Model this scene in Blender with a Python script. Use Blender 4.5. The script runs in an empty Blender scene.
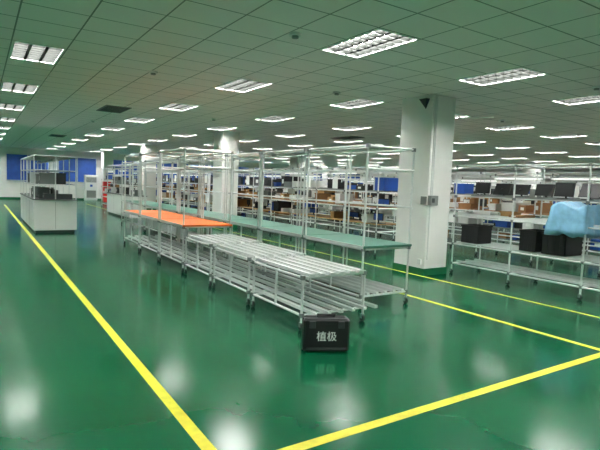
import bpy, random, math
from mathutils import Vector, Matrix
import bmesh
random.seed(7)
SC=bpy.context.scene
SC.view_settings.view_transform='Standard'
COL=bpy.context.collection
H=3.35

def lin(c):
    return tuple((x/12.92 if x<=0.04045 else ((x+0.055)/1.055)**2.4) for x in [v/255 for v in c])+(1,)
def mat(name,rgb,rough=0.5,metal=0.0,emit=0.0,noise=0.0,nscale=6,spec=0.5,bump=0.0,alpha=1.0,trans=0.0):
    m=bpy.data.materials.new(name); m.use_nodes=True
    nt=m.node_tree; b=nt.nodes["Principled BSDF"]
    b.inputs["Base Color"].default_value=lin(rgb)
    b.inputs["Roughness"].default_value=rough; b.inputs["Metallic"].default_value=metal
    b.inputs["Specular IOR Level"].default_value=spec
    if trans: b.inputs["Transmission Weight"].default_value=trans
    if emit:
        b.inputs["Emission Color"].default_value=lin(rgb); b.inputs["Emission Strength"].default_value=emit
    if noise or bump:
        tc=nt.nodes.new("ShaderNodeTexCoord"); n=nt.nodes.new("ShaderNodeTexNoise")
        n.inputs["Scale"].default_value=nscale; n.inputs["Detail"].default_value=4
        nt.links.new(tc.outputs["Object"],n.inputs["Vector"])
        if noise:
            r=nt.nodes.new("ShaderNodeValToRGB"); c=lin(rgb)
            r.color_ramp.elements[0].position=0.3; r.color_ramp.elements[1].position=0.7
            r.color_ramp.elements[0].color=tuple(x*(1-noise) for x in c[:3])+(1,)
            r.color_ramp.elements[1].color=tuple(min(1,x*(1+noise)) for x in c[:3])+(1,)
            nt.links.new(n.outputs["Fac"],r.inputs["Fac"]); nt.links.new(r.outputs["Color"],b.inputs["Base Color"])
        if bump:
            bp=nt.nodes.new("ShaderNodeBump"); bp.inputs["Strength"].default_value=bump
            nt.links.new(n.outputs["Fac"],bp.inputs["Height"]); nt.links.new(bp.outputs["Normal"],b.inputs["Normal"])
    return m

M={}
M['alu']=mat("aluminium_tube",(216,219,217),0.35,0.25,noise=.06)
M['slat']=mat("slat_white",(214,218,216),0.4,0.05)
M['joint']=mat("pipe_joint",(125,130,130),0.4,0.5)
M['rubber']=mat("caster_rubber",(35,35,38),0.6)
M['orange']=mat("orange_mat",(222,110,36),0.45,noise=.08)
M['teal']=mat("green_esd_mat",(76,126,108),0.4,noise=.06)
M['black']=mat("black_plastic",(20,21,23),0.45,noise=.15)
M['dgrey']=mat("dark_grey",(48,52,54),0.5)
M['grey']=mat("grey_plastic",(118,123,120),0.5)
M['white']=mat("white_panel",(214,217,214),0.35)
M['paint']=mat("white_wall_paint",(226,226,222),0.6,noise=.04,nscale=2)
M['blue']=mat("blue_bin",(35,80,165),0.4)
M['lblue']=mat("pale_blue_cover",(125,175,205),0.35,noise=.15,nscale=9,bump=.5)
M['tan']=mat("tan_board",(175,135,82),0.5,noise=.12)
M['card']=mat("cardboard",(145,105,65),0.7,noise=.1)
M['green']=mat("green_skirt",(18,100,66),0.4)
M['red']=mat("red_paint",(200,35,30),0.4)
M['yellow']=mat("yellow_tape",(190,186,42),0.5,noise=.12,nscale=14)
M['lamp']=mat("lamp_tube",(245,250,245),0.4,emit=1.4)
M['glass']=mat("glass",(225,235,232),0.08,trans=.85)
M['blind']=mat("blue_blind",(40,82,165),0.6,noise=.15,nscale=3)
M['paper']=mat("paper",(235,238,234),0.7)

class B:
    def __init__(s): s.v=[]; s.f=[]; s.mi=[]; s.ms=[]
    def m(s,k):
        if k not in s.ms: s.ms.append(k)
        return s.ms.index(k)
    def box(s,x0,y0,z0,x1,y1,z1,k,bev=0.0):
        i=len(s.v); mi=s.m(k)
        if bev<=0:
            s.v+=[(x0,y0,z0),(x1,y0,z0),(x1,y1,z0),(x0,y1,z0),(x0,y0,z1),(x1,y0,z1),(x1,y1,z1),(x0,y1,z1)]
            for q in [(0,3,2,1),(4,5,6,7),(0,1,5,4),(1,2,6,5),(2,3,7,6),(3,0,4,7)]:
                s.f.append(tuple(i+a for a in q)); s.mi.append(mi)
        else:
            b=bev
            rings=[(z0,b),(z0+b,0),(z1-b,0),(z1,b)]
            for z,ins in rings:
                a0,a1,c0,c1=x0+ins,x1-ins,y0+ins,y1-ins
                s.v+=[(a0+b,c0,z),(a1-b,c0,z),(a1,c0+b,z),(a1,c1-b,z),(a1-b,c1,z),(a0+b,c1,z),(a0,c1-b,z),(a0,c0+b,z)]
            for r in range(3):
                for j in range(8):
                    s.f.append((i+r*8+j,i+r*8+(j+1)%8,i+r*8+8+(j+1)%8,i+r*8+8+j)); s.mi.append(mi)
            s.f.append(tuple(i+7-j for j in range(8))); s.mi.append(mi)
            s.f.append(tuple(i+24+j for j in range(8))); s.mi.append(mi)
    def tube(s,p,q,r,k,n=8):
        p=Vector(p); q=Vector(q); d=(q-p).normalized()
        a=d.orthogonal().normalized(); b=d.cross(a); i=len(s.v); mi=s.m(k)
        for c in (p,q):
            for j in range(n):
                t=2*math.pi*(j+.5)/n; s.v.append(tuple(c+a*math.cos(t)*r+b*math.sin(t)*r))
        for j in range(n):
            s.f.append((i+j,i+(j+1)%n,i+n+(j+1)%n,i+n+j)); s.mi.append(mi)
        s.f.append(tuple(i+n-1-j for j in range(n))); s.mi.append(mi)
        s.f.append(tuple(i+n+j for j in range(n))); s.mi.append(mi)
    def crate(s,x0,y0,z0,x1,y1,z1,k):
        t=.012
        s.box(x0,y0,z0,x1,y1,z0+t,k)
        s.box(x0,y0,z0,x0+t,y1,z1,k); s.box(x1-t,y0,z0,x1,y1,z1,k)
        s.box(x0,y0,z0,x1,y0+t,z1,k); s.box(x0,y1-t,z0,x1,y1,z1,k)
        r=.012
        s.box(x0-r,y0-r,z1-.03,x0+t,y1+r,z1,k); s.box(x1-t,y0-r,z1-.03,x1+r,y1+r,z1,k)
        s.box(x0,y0-r,z1-.03,x1,y0+t,z1,k); s.box(x0,y1-t,z1-.03,x1,y1+r,z1,k)
        for f in (.25,.5,.75):
            y=y0+(y1-y0)*f
            s.box(x0-.006,y-.008,z0+.02,x0,y+.008,z1-.03,k)
    def caster(s,x,y,z=0.0):
        s.tube((x-.014,y,z+.036),(x+.014,y,z+.036),.036,'rubber',12)
        s.box(x-.02,y-.012,z+.036,x-.016,y+.025,z+.085,'joint'); s.box(x+.016,y-.012,z+.036,x+.02,y+.025,z+.085,'joint')
        s.box(x-.022,y-.022,z+.08,x+.022,y+.025,z+.09,'joint')
    def joint(s,x,y,z):
        s.box(x-.021,y-.021,z-.024,x+.021,y+.021,z+.024,'joint')
    def build(s,name,parent=None,loc=(0,0,0),rot=0):
        me=bpy.data.meshes.new(name); me.from_pydata(s.v,[],s.f)
        for k in s.ms: me.materials.append(M[k])
        me.polygons.foreach_set("material_index",s.mi); me.update()
        o=bpy.data.objects.new(name,me); COL.objects.link(o); o.location=loc; o.rotation_euler[2]=rot
        if parent: o.parent=parent
        return o

# ---------------------------------------------------------------- room
X0,X1,Y0,Y1=-8.0,34.0,-5.0,37.2
def floor_mat():
    m=bpy.data.materials.new("green_epoxy_floor"); m.use_nodes=True; nt=m.node_tree; b=nt.nodes["Principled BSDF"]
    tc=nt.nodes.new("ShaderNodeTexCoord")
    n=nt.nodes.new("ShaderNodeTexNoise"); n.inputs["Scale"].default_value=.7; n.inputs["Detail"].default_value=6
    nt.links.new(tc.outputs["Object"],n.inputs["Vector"])
    r=nt.nodes.new("ShaderNodeValToRGB"); r.color_ramp.elements[0].position=.3; r.color_ramp.elements[1].position=.72
    r.color_ramp.elements[0].color=lin((0,73,45)); r.color_ramp.elements[1].color=lin((6,86,54))
    nt.links.new(n.outputs["Fac"],r.inputs["Fac"]); nt.links.new(r.outputs["Color"],b.inputs["Base Color"])
    r2=nt.nodes.new("ShaderNodeMapRange"); r2.inputs[3].default_value=.11; r2.inputs[4].default_value=.2
    nt.links.new(n.outputs["Fac"],r2.inputs[0]); nt.links.new(r2.outputs[0],b.inputs["Roughness"])
    n2=nt.nodes.new("ShaderNodeTexNoise"); n2.inputs["Scale"].default_value=2.2; n2.inputs["Detail"].default_value=1
    nt.links.new(tc.outputs["Object"],n2.inputs["Vector"])
    bp=nt.nodes.new("ShaderNodeBump"); bp.inputs["Strength"].default_value=.03; bp.inputs["Distance"].default_value=.05
    nt.links.new(n2.outputs["Fac"],bp.inputs["Height"]); nt.links.new(bp.outputs["Normal"],b.inputs["Normal"])
    b.inputs["IOR"].default_value=1.5; b.inputs["Specular IOR Level"].default_value=.36
    return m
M['floor']=floor_mat()
LX0,TX=.72,.66; LY0,TY=4.8,3.43/6
def ceil_mat():
    m=bpy.data.materials.new("ceiling_tiles"); m.use_nodes=True; nt=m.node_tree; b=nt.nodes["Principled BSDF"]
    tc=nt.nodes.new("ShaderNodeTexCoord"); sp=nt.nodes.new("ShaderNodeSeparateXYZ"); nt.links.new(tc.outputs["Object"],sp.inputs[0])
    def line(out,off,size,w):
        a=nt.nodes.new("ShaderNodeMath"); a.operation='SUBTRACT'; nt.links.new(out,a.inputs[0]); a.inputs[1].default_value=off
        d=nt.nodes.new("ShaderNodeMath"); d.operation='DIVIDE'; nt.links.new(a.outputs[0],d.inputs[0]); d.inputs[1].default_value=size
        p=nt.nodes.new("ShaderNodeMath"); p.operation='PINGPONG'; nt.links.new(d.outputs[0],p.inputs[0]); p.inputs[1].default_value=.5
        l=nt.nodes.new("ShaderNodeMath"); l.operation='LESS_THAN'; nt.links.new(p.outputs[0],l.inputs[0]); l.inputs[1].default_value=w/size
        return l.outputs[0]
    a=line(sp.outputs["X"],LX0-TX/2,TX,.009); c=line(sp.outputs["Y"],LY0-TY,TY,.009)
    mx=nt.nodes.new("ShaderNodeMath"); mx.operation='MAXIMUM'; nt.links.new(a,mx.inputs[0]); nt.links.new(c,mx.inputs[1])
    mix=nt.nodes.new("ShaderNodeMix"); mix.data_type='RGBA'; nt.links.new(mx.outputs[0],mix.inputs["Factor"])
    mix.inputs["A"].default_value=lin((240,232,231)); mix.inputs["B"].default_value=lin((120,122,118))
    nt.links.new(mix.outputs["Result"],b.inputs["Base Color"]); b.inputs["Roughness"].default_value=.5
    return m
M['ceil']=ceil_mat()

b=B(); b.box(X0,Y0,-.1,X1,Y1,0,'floor'); b.build("floor")
FX=[LX0+TX*k for k in (-10,-5,0,5,9,13,17,21,25,29,33,37,41,45)]
FY=[LY0+3.43*k for k in range(-2,10)]
hw,hl=TX/2-.02,TY-.01
b=B()
xs=sorted(FX); last=X0
z0,z1=H,H+.02
for x in xs:
    b.box(last,Y0,z0,x-hw,Y1,z1,'ceil')
    ly=Y0
    for y in FY:
        b.box(x-hw,ly,z0,x+hw,y-hl,z1,'ceil'); ly=y+hl
    b.box(x-hw,ly,z0,x+hw,Y1,z1,'ceil')
    last=x+hw
b.box(last,Y0,z0,X1,Y1,z1,'ceil')
b.box(X0,Y0,H+.2,X1,Y1,H+.25,'paint')
b.build("ceiling")

# fixture
M['diff']=mat("lamp_reflector",(247,245,243),0.3,emit=90)
M['louv']=mat("lamp_louvre",(28,31,28),0.5,spec=.15)
M['rim']=mat("lamp_rim",(225,228,224),0.4)
fb=B()
fb.box(-hw,-hl,.075,hw,hl,.08,'diff')
for (a0,c0,a1,c1) in [(-hw,-hl,-hw+.02,hl),(hw-.02,-hl,hw,hl),(-hw,-hl,hw,-hl+.02),(-hw,hl-.02,hw,hl)]:
    fb.box(a0,c0,-.008,a1,c1,.002,'rim'); fb.box(a0,c0,.002,a1,c1,.08,'louv')
for i in (-1,1): fb.box(i*hw*.33-.02,-hl,.0,i*hw*.33+.02,hl,.05,'louv')
for j in range(1,8):
    y=-hl+2*hl*j/8; fb.box(-hw,y-.011,.0,hw,y+.011,.04,'louv')
first=None
for x in FX:
    for y in FY:
        if first is None:
            first=fb.build("ceiling_troffer_light",loc=(x,y,H))
        else:
            o=bpy.data.objects.new("ceiling_troffer_light",first.data); COL.objects.link(o); o.location=(x,y,H)

def wall(name,x0,y0,x1,y1): 
    b=B(); b.box(x0,y0,0,x1,y1,H+.25,'paint'); b.build(name)
wall("wall_left",X0-.2,Y0-.2,X0,Y1+.2); wall("wall_right",X1,Y0-.2,X1+.2,Y1+.2)
wall("wall_front",X0,Y0-.2,X1,Y0); wall("wall_back",X0,Y1,X1,Y1+.2)
n=0
x=X0+.5
while x<X1-3:
    b=B()
    b.box(x,Y1-.05,1.15,x+2.5,Y1,1.2,'white')
    b.box(x,Y1-.03,1.2,x+2.5,Y1-.001,2.95,'white')
    b.box(x+.05,Y1-.06,1.25,x+1.22,Y1-.03,2.92,'blind'); b.box(x+1.28,Y1-.06,1.25,x+2.45,Y1-.03,2.92,'blind')
    b.box(x,Y1-.1,2.9,x+2.5,Y1-.03,3.0,'white')
    n+=1; b.build("window_%d"%n); x+=3.0
y=Y0+1
while y<Y1-3:
    b=B()
    b.box(X0,y,1.15,X0+.05,y+2.5,1.2,'white'); b.box(X0,y,1.2,X0+.03,y+2.5,2.95,'white')
    b.box(X0+.03,y+.05,1.25,X0+.06,y+1.22,2.92,'blind'); b.box(X0+.03,y+1.28,1.25,X0+.06,y+2.45,2.92,'blind')
    n+=1; b.build("window_%d"%n); y+=3.2
b=B(); b.box(X0,Y1-.02,0,X1,Y1,.12,'green'); b.build("baseboard_back")
b=B(); b.box(X0,Y0,0,X0+.02,Y1-.02,.12,'green'); b.build("baseboard_left")

def pillar(cx,cy,detail=False):
    b=B(); w,l=.31,.4
    b.box(cx-w,cy-l,0,cx+w,cy+l,H,'paint',.012)
    s=.012
    for (a0,c0,a1,c1) in [(cx-w-s,cy-l-s,cx+w+s,cy-l),(cx-w-s,cy+l,cx+w+s,cy+l+s),(cx-w-s,cy-l,cx-w,cy+l),(cx+w,cy-l,cx+w+s,cy+l)]:
        b.box(a0,c0,0,a1,c1,.13,'green')
    if detail:
        xf,yf=cx-w,cy-l
        b.tube((xf+.06,yf-.015,.3),(xf+.06,yf-.015,H-.02),.014,'white')
        b.tube((xf+.1,yf-.015,1.3),(xf+.1,yf-.015,H-.02),.012,'white')
        b.box(xf+.0,yf-.08,1.32,xf+.2,yf,1.5,'grey',.006); b.box(xf+.03,yf-.085,1.37,xf+.1,yf-.079,1.45,'dgrey')
        b.box(xf-.05,yf+.02,1.33,xf,yf+.13,1.48,'grey',.004)
        i=len(b.v); mi=b.m('black')
        b.v+=[(xf,yf+.08,H-.08),(xf,yf+.26,H-.08),(xf,yf+.17,H-.26),(xf-.1,yf+.08,H-.08),(xf-.1,yf+.26,H-.08)]
        for q in [(0,3,4,1),(0,2,3),(1,4,2),(3,2,4),(0,1,2)]: b.f.append(tuple(i+a for a in q)); b.mi.append(mi)
        b.box(xf-.03,yf+.06,.2,xf,yf+.14,.3,'white')
        pts=[(cx+.2,yf-.02,H-.05),(cx+.22,yf-.05,H-.35),(cx+.3,yf-.3,H-.42),(cx+.5,yf-.7,H-.4)]
        for p,q in zip(pts,pts[1:]): b.tube(p,q,.008,'white',6)
    b.build("pillar")
pillar(7.27,6.78,True)
for cy in (16.2,25.8,35.4): pillar(7.35,cy)
for cx in (16.5,25.8):
    for cy in (-2.9,6.8,16.2,25.8,35.4): pillar(cx,cy)
for cy in (6.6,16.2,25.8,35.4): pillar(-2.4,cy)

def tape(x0,y0,x1,y1): 
    b=B(); b.box(x0,y0,.0,x1,y1,.0015,'yellow'); b.build("floor_marking_tape")
tape(1.10,-4,1.18,30); tape(1.18,2.37,14,2.45); tape(5.40,2.45,5.48,32); tape(6.86,2.45,6.92,32)

# ---------------------------------------------------------------- benches (front row)
R=.015
def posts(b,xs,ys,z0,z1,cast=True):
    for x in xs:
        for y in ys:
            b.tube((x,y,.09 if cast else z0),(x,y,z1),R,'alu')
            if cast: b.caster(x,y)
def frame(b,x0,x1,y0,y1,z,js=True):
    for x in (x0,x1): b.tube((x,y0,z),(x,y1,z),R,'alu')
    for y in (y0,y1): b.tube((x0,y,z),(x1,y,z),R,'alu')
    if js:
        for x in (x0,x1):
            for y in (y0,y1): b.joint(x,y,z)
def slats(b,x0,x1,y0,y1,z,n,w=.035,k='slat'):
    for i in range(n):
        x=x0+(x1-x0)*(i+.5)/n; b.box(x-w/2,y0,z,x+w/2,y1,z+.025,k)
        b.box(x-w/2-.006,y0,z,x-w/2,y1,z+.035,k); b.box(x+w/2,y0,z,x+w/2+.006,y1,z+.035,k)

def slat_bench(y0,y1,z,name="slatted_pipe_bench"):
    b=B(); x0,x1=2.97,3.85
    posts(b,(x0,x1),(y0+.03,y1-.03),0,z)
    frame(b,x0,x1,y0+.03,y1-.03,z-.03); slats(b,x0+.02,x1-.02,y0-.02,y1+.02,z-.015,6,.06)
    frame(b,x0,x1,y0+.03,y1-.03,.17); slats(b,x0+.02,x1+.16,y0-.12,y1,.185,6,.035)
    b.tube((x0,(y0+y1)/2,.17),(x0,(y0+y1)/2,z-.03),R,'alu')
    b.build(name)
slat_bench(4.42,5.62,.62); slat_bench(5.70,6.90,.64); slat_bench(6.98,8.12,.66)

def top_bench(y0,y1,z,kmat,x0=2.97,x1=3.85,tall=2.15,name="pipe_workbench",light=False,over=True,midz=None):
    b=B()
    posts(b,(x0,x1),(y0+.03,y1-.03),0,z if not tall else tall)
    frame(b,x0,x1,y0+.03,y1-.03,z-.045)
    b.box(x0-.03,y0,z-.03,x1+.03,y1,z,kmat)
    b.box(x0-.033,y0,z-.034,x0-.03,y1,z+.003,'alu'); 
    frame(b,x0,x1,y0+.03,y1-.03,.17); slats(b,x0+.02,x1-.02,y0,y1,.185,5,.035)
    b.tube((x0,(y0+y1)/2,.17),(x0,(y0+y1)/2,z-.04),R,'alu')
    if tall:
        frame(b,x0,x1,y0+.03,y1-.03,tall-.01)
        for zz in ([1.85] if over else []):
            b.tube((x1,y0,zz),(x1,y1,zz),R,'alu'); b.tube((x0,y0+.03,zz),(x1,y0+.03,zz),R,'alu')
    if midz:
        for zz in midz:
            b.tube((x1,y0,zz),(x1,y1,zz),R,'alu')
    if light:
        xm=x0+.25
        b.box(xm-.07,y0+.1,tall-.02,xm+.07,y1-.1,tall+.03,'white'); b.tube((xm-.03,y0+.13,tall-.035),(xm-.03,y1-.13,tall-.035),.014,'paper'); b.tube((xm+.03,y0+.13,tall-.035),(xm+.03,y1-.13,tall-.035),.014,'paper')
    return b.build(name)
for y in (8.2,9.6,11.0): top_bench(y,y+1.36,.84,'orange')
y=4.87
for i in range(9):
    top_bench(y,y+1.42,.84,'teal',x0=4.2,x1=5.02,tall=2.15,light=(i<3),midz=(1.35,))
    y+=1.45

# ---------------------------------------------------------------- clutter rows
def clutter(b,x0,x1,y0,y1,z,hmax,dens=.8,pal=('black','black','dgrey','grey','blue','white','tan','card','paper')):
    y=y0+.05
    while y<y1-.15:
        w=random.uniform(.12,.42); 
        if y+w>y1: break
        if random.random()<dens:
            k=random.choice(pal); h=random.uniform(.3,1)*hmax
            d=random.uniform(.45,.9)*(x1-x0); xa=x0+random.uniform(0,(x1-x0)-d)
            t=random.random()
            if t<.45: b.crate(xa+.02,y,z,xa+d-.02,y+w,z+h,k); b.box(xa+.04,y+.03,z+.02,xa+d-.04,y+w-.03,z+h*.8,random.choice(pal))
            elif t<.75:
                b.box(xa,y,z,xa+d,y+w,z+h,k,.006)
                b.box(xa-.002,y+w*.25,z+h*.3,xa,y+w*.7,z+h*.7,'paper')
            else:
                hh=max(h,.2); xm=xa+d/2
                b.box(xm-.1,y,z,xm+.1,y+w,z+.015,'black'); b.tube((xm,y+w/2,z),(xm,y+w/2,z+hh*.5),.02,'black')
                b.box(xm-.015,y-.02,z+hh*.3,xm+.015,y+w+.02,z+hh,'black',.005); b.box(xm-.018,y,z+hh*.34,xm-.0155,y+w,z+hh-.02,random.choice(['dgrey','blue','white']))
        y+=w+random.uniform(.02,.2)
def line_row(x0,x1,ya,yb,mod,seed,name="assembly_line_rack",dense=.8,lite=True):
    random.seed(seed)
    y=ya
    b=B(); ys=[]
    while y<yb+.01: ys.append(y); y+=mod
    posts(b,(x0,x1),ys,0,2.1)
    ye=ys[-1]
    for z in (.2,.58,1.12,1.5,2.08):
        for x in (x0,x1): b.tube((x,ya,z),(x,ye,z),R,'alu')
        for yy in ys: b.tube((x0,yy,z),(x1,yy,z),R,'alu')
        for yy in ys: b.joint(x0,yy,z)
    b.box(x0+.02,ya,.74,x1-.02,ye,.76,random.choice(['tan','teal','grey']))
    slats(b,x0+.02,x1-.02,ya,ye,.212,4,.03,'grey')
    b.box(x0+.02,ya,1.14,x1-.02,ye,1.157,'card'); slats(b,x0+.02,x1-.02,ya,ye,1.512,3,.03,'grey')
    xm=(x0+x1)/2
    o=b.build(name)
    c=B()
    for y0,y1 in zip(ys,ys[1:]):
        clutter(c,x0+.05,x1-.05,y0,y1,.76,.34,dense,('black','dgrey','grey','blue','white','tan','white','paper'))
        clutter(c,x0+.05,x1-.05,y0,y1,1.158,.28,dense*.95,('tan','card','black','paper','grey','tan','dgrey','white'))
        clutter(c,x0+.05,x1-.05,y0,y1,1.538,.34,dense,('black','black','dgrey','grey','blue','white'))
        if random.random()<.6: clutter(c,x0+.05,x1-.05,y0,y1,.238,.3,.6,('black','dgrey','blue','card'))
        if random.random()<.35: c.box(x0-.01,y0+.3,1.55,x0-.005,y0+.52,1.85,'paper')
    if lite:
        for y0,y1 in zip(ys,ys[1:]):
            if random.random()<.35:
                c.box(xm-.05,y0+.08,1.97,xm+.05,y1-.08,2.01,'white'); c.tube((xm,y0+.1,1.955),(xm,y1-.1,1.955),.013,'lamp',6)
                c.box(xm-.01,y0+.1,2.01,xm+.01,y0+.13,2.08,'joint'); c.box(xm-.01,y1-.13,2.01,xm+.01,y1-.1,2.08,'joint')
    c.build("components_and_bins",parent=o)
    return o
line_row(7.75,8.6,8.62,33,1.24,3)
xr=10.6; k=10
while xr<31:
    if not (15.4<xr<17) and not(24.8<xr<26.3):
        line_row(xr,xr+.85,-1.0 if xr<24 else 4,33,1.5,k)
    k+=1; xr+=2.45
line_row(5.7,6.25,24.6,28.9,1.4,77)

# near right racks
b=B(); x0,x1=7.75,8.6; ys=[0.19,1.43,2.67,3.91,5.15,6.39]
posts(b,(x0,x1),ys,0,2.1)
for z in (.2,.58,1.12,1.5,2.08):
    for x in (x0,x1):
        if z==1.5 and x==x0: continue
        b.tube((x,ys[0],z),(x,ys[-1],z),R,'alu')
    for yy in ys: b.tube((x0,yy,z),(x1,yy,z),R,'alu'); b.joint(x0,yy,z)
slats(b,x0+.02,x1-.02,ys[0],ys[-1],.212,3,.03); slats(b,x0+.02,x1-.02,ys[0],ys[-1],.592,4,.03)
slats(b,x0+.02,x1-.02,ys[0],ys[-1],1.132,4,.035)
slats(b,x0+.4,x1-.02,ys[0],ys[-1],1.512,3,.03,'grey')
rack=b.build("storage_pipe_rack")
def crate(x,y,z,w,l,h,k='black',name="black_crate",lid=True):
    c=B(); c.crate(x,y,z,x+l,y+w,z+h,k)
    c.box(x+.03,y+.03,z+.02,x+l-.03,y+w-.03,z+h-.04,'dgrey')
    c.build(name,parent=rack)
zc=.627
crate(7.82,5.88,zc,.38,.4,.34); crate(7.8,4.72,zc,.3,.45,.36); crate(7.8,4.22,zc,.4,.5,.36); crate(7.8,2.9,zc,.5,.5,.3); crate(7.8,1.7,zc,.45,.5,.3)
random.seed(5)
c=B()
for y0,y1 in zip(ys,ys[1:]):
    for q in (0,1,2):   # monitors tilted back on upper shelf
        ym=y0+.22+q*.4+random.uniform(-.03,.03); x=8.22+random.uniform(-.03,.05); wd=.16
        c.box(x-.02,ym-.1,1.538,x+.18,ym+.1,1.553,'black',.004)
        c.tube((x+.1,ym,1.55),(x+.04,ym,1.68),.018,'black')
        i=len(c.v); mi=c.m('black'); t=random.uniform(.02,.12); hh=random.uniform(.19,.24)
        for (dx,z) in ((0,1.575),(t,1.575+hh)):
            c.v+=[(x+dx,ym-wd,z),(x+dx+.035,ym-wd,z),(x+dx+.035,ym+wd,z),(x+dx,ym+wd,z)]
        for f in [(0,3,2,1),(4,5,6,7),(0,1,5,4),(1,2,6,5),(2,3,7,6),(3,0,4,7)]:
            c.f.append(tuple(i+a for a in f)); c.mi.append(mi)
    clutter(c,x0+.2,x1-.05,y0,y1,1.17,.12,.9,('tan','card','grey','tan','paper'))
    clutter(c,x0+.35,x1-.05,y0,y1,.238,.2,.25,('black','dgrey','card'))
c.build("monitors_and_components",parent=rack)
bm=bmesh.new(); bmesh.ops.create_cube(bm,size=1)
bmesh.ops.subdivide_edges(bm,edges=bm.edges[:],cuts=9,use_grid_fill=True)
random.seed(2)
for v in bm.verts:
    z=v.co.z+.5
    fl=1+.14*(1-z)
    a=math.atan2(v.co.y,v.co.x)
    rr=1+.08*math.sin(a*9)*(1-z)+random.uniform(-.03,.03)
    v.co=Vector((v.co.x*.55*fl*rr,v.co.y*.54*fl*rr,(z**.8)*(.46+.05*math.sin(v.co.y*7)+random.uniform(-.012,.012))+ (.04*math.sin(a*5) if z<.05 else 0)))
me=bpy.data.meshes.new("plastic_cover"); bm.to_mesh(me); bm.free(); me.materials.append(M['lblue'])
for p in me.polygons: p.use_smooth=True
o=bpy.data.objects.new("plastic_cover",me); COL.objects.link(o); o.location=(7.96,4.16,.99); o.parent=rack

# ---------------------------------------------------------------- black case
b=B(); w,d,h=.45,.17,.33
b.box(-w/2,0,0,w/2,d*.48,h,'black',.02); b.box(-w/2,d*.52,0,w/2,d,h,'black',.02)
b.box(-w/2+.01,d*.4,.01,w/2-.01,d*.6,h-.01,'dgrey')
for s in (-1,1):
    b.box(s*.14-.03,-.008,h-.09,s*.14+.03,0.01,h-.02,'dgrey',.004); b.box(s*.16-.015,.03,-.0,s*.16+.015,.1,.012,'rubber')
b.tube((-.08,d/2,h),(-.08,d/2,h+.02),.009,'black'); b.tube((.08,d/2,h),(.08,d/2,h+.02),.009,'black'); b.tube((-.09,d/2,h+.02),(.09,d/2,h+.02),.012,'black')
b.box(-.19,-.004,.03,.19,0.004,.05,'dgrey')
case=b.build("tool_case",loc=(2.79,3.73,0),rot=math.radians(-27))
t=bpy.data.curves.new("case_lettering",'FONT'); t.body="植极"; t.size=.1; t.align_x='CENTER'; t.extrude=.001; t.offset=.0005; t.materials.append(M['paper'])
o=bpy.data.objects.new("case_lettering",t); COL.objects.link(o); o.parent=case; o.location=(0,-.003,.125); o.rotation_euler=(math.radians(90),0,0)

# ---------------------------------------------------------------- enclosure stations
def station(xa,xb,ya,yb,seed):
    random.seed(seed); b=B()
    b.box(xa,ya,.08,xb,yb,.92,'white',.01); b.box(xa+.05,ya+.05,0,xb-.05,yb-.05,.08,'dgrey')
    b.box((xa+xb)/2-.004,ya-.003,.12,(xa+xb)/2+.004,ya,.88,'grey'); 
    n=int((yb-ya)/1.1)
    for i in range(1,n):
        yy=ya+(yb-ya)*i/n; b.box(xa-.003,yy-.004,.12,xa,yy+.004,.88,'grey')
    b.box(xa-.02,ya-.02,.92,xb+.02,yb+.02,.95,'grey')
    ys=[ya+(yb-ya)*i/n for i in range(n+1)]
    for x in (xa+.02,(xa+xb)/2,xb-.02):
        for yy in ys: b.tube((x,yy,.95),(x,yy,2.15),.016,'alu')
    for z in (1.35,1.75,2.14):
        for x in (xa+.02,xb-.02): b.tube((x,ya,z),(x,yb,z),.014,'alu')
        for yy in ys: b.tube((xa+.02,yy,z),(xb-.02,yy,z),.014,'alu')
    b.box(xa+.03,ya,1.355,xb-.03,yb,1.37,'glass')
    b.box(xa+.03,ya,2.15,xb-.03,yb,2.17,'white')
    for y0,y1 in zip(ys,ys[1:]):
        clutter(b,xa+.1,xb-.1,y0,y1,.95,.3,.9,('grey','dgrey','grey','white','white','dgrey'))
        clutter(b,xa+.1,xb-.1,y0,y1,1.37,.35,.9,('grey','grey','white','dgrey','white'))
        b.box((xa+xb)/2-.06,y0+.1,2.02,(xa+xb)/2+.06,y1-.1,2.06,'white')
    b.build("enclosed_test_station")
station(1.26,2.35,15.3,20.2,21)
station(4.9,5.55,19.6,23.6,22)

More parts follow.
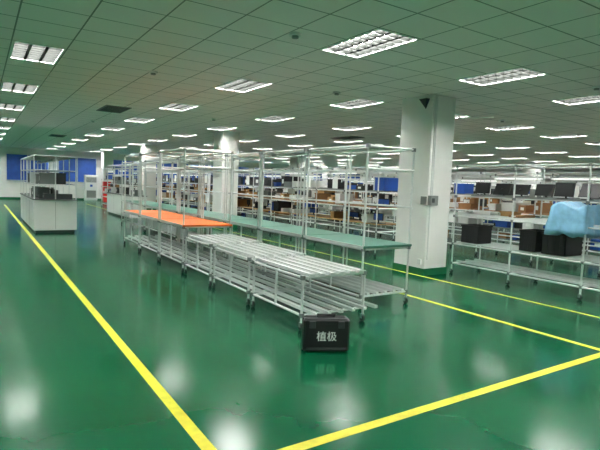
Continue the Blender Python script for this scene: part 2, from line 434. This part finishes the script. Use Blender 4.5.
b=B(); b.box(6.1,36.3,0,6.9,36.75,1.75,'white',.02); b.box(6.17,36.29,1.25,6.83,36.305,1.6,'grey'); 
for i in range(6): b.box(6.17,36.28,1.28+i*.055,6.83,36.3,1.29+i*.055,'white')
b.box(6.2,36.29,.2,6.8,36.305,.7,'grey'); b.box(6.42,36.285,.95,6.58,36.3,1.1,'blue')
b.build("floor_standing_air_conditioner")
b=B(); b.box(6.95,34.5,0,7.4,34.9,1.35,'red',.01); b.box(7.0,34.49,.6,7.35,34.505,.9,'white'); b.tube((7.36,34.48,.9),(7.36,34.48,1.0),.012,'alu'); b.build("fire_hydrant_cabinet")

def vent(x,y):
    b=B(); s=.3
    b.box(x-s,y-2*s,H-.02,x+s,y+2*s,H-.001,'grey')
    for i in range(8): b.box(x-s+.03,y-2*s+.04+i*.14,H-.028,x+s-.03,y-2*s+.1+i*.14,H-.02,'dgrey')
    b.build("ceiling_air_vent")
for p in [(2.9,13.3),(2.9,24),(11,14),(11,24)]: vent(*p)
for p in [(3.1,5.0),(5.6,7.5),(2.4,8.2),(8.3,4.2),(3.0,16.5),(10.6,7.5),(5.5,13),(1.9,3.6)]:
    b=B(); b.tube((p[0],p[1],H-.03),(p[0],p[1],H-.0005),.07,'white',16); b.tube((p[0],p[1],H-.055),(p[0],p[1],H-.03),.04,'grey',12); b.build("smoke_detector")

# ---------------------------------------------------------------- camera
w=bpy.data.worlds.new("world"); SC.world=w; w.use_nodes=True
w.node_tree.nodes["Background"].inputs[0].default_value=(.6,.7,.7,1); w.node_tree.nodes["Background"].inputs[1].default_value=.3
d1=Vector((-322,-52,494)).normalized(); d2=Vector((760,-11,494)).normalized(); dn=d1.cross(d2).normalized()
fw=Vector((d2.z,d1.z,-dn.z)).normalized(); up=-Vector((d2.y,d1.y,-dn.y)); rt=fw.cross(up).normalized(); up=rt.cross(fw).normalized()
cam=bpy.data.cameras.new("camera"); cam.lens=494/600*36; cam.sensor_width=36; cam.clip_start=.05
co=bpy.data.objects.new("camera",cam); COL.objects.link(co)
co.matrix_world=Matrix(((rt.x,up.x,-fw.x,0),(rt.y,up.y,-fw.y,0),(rt.z,up.z,-fw.z,1.6),(0,0,0,1)))
SC.camera=co
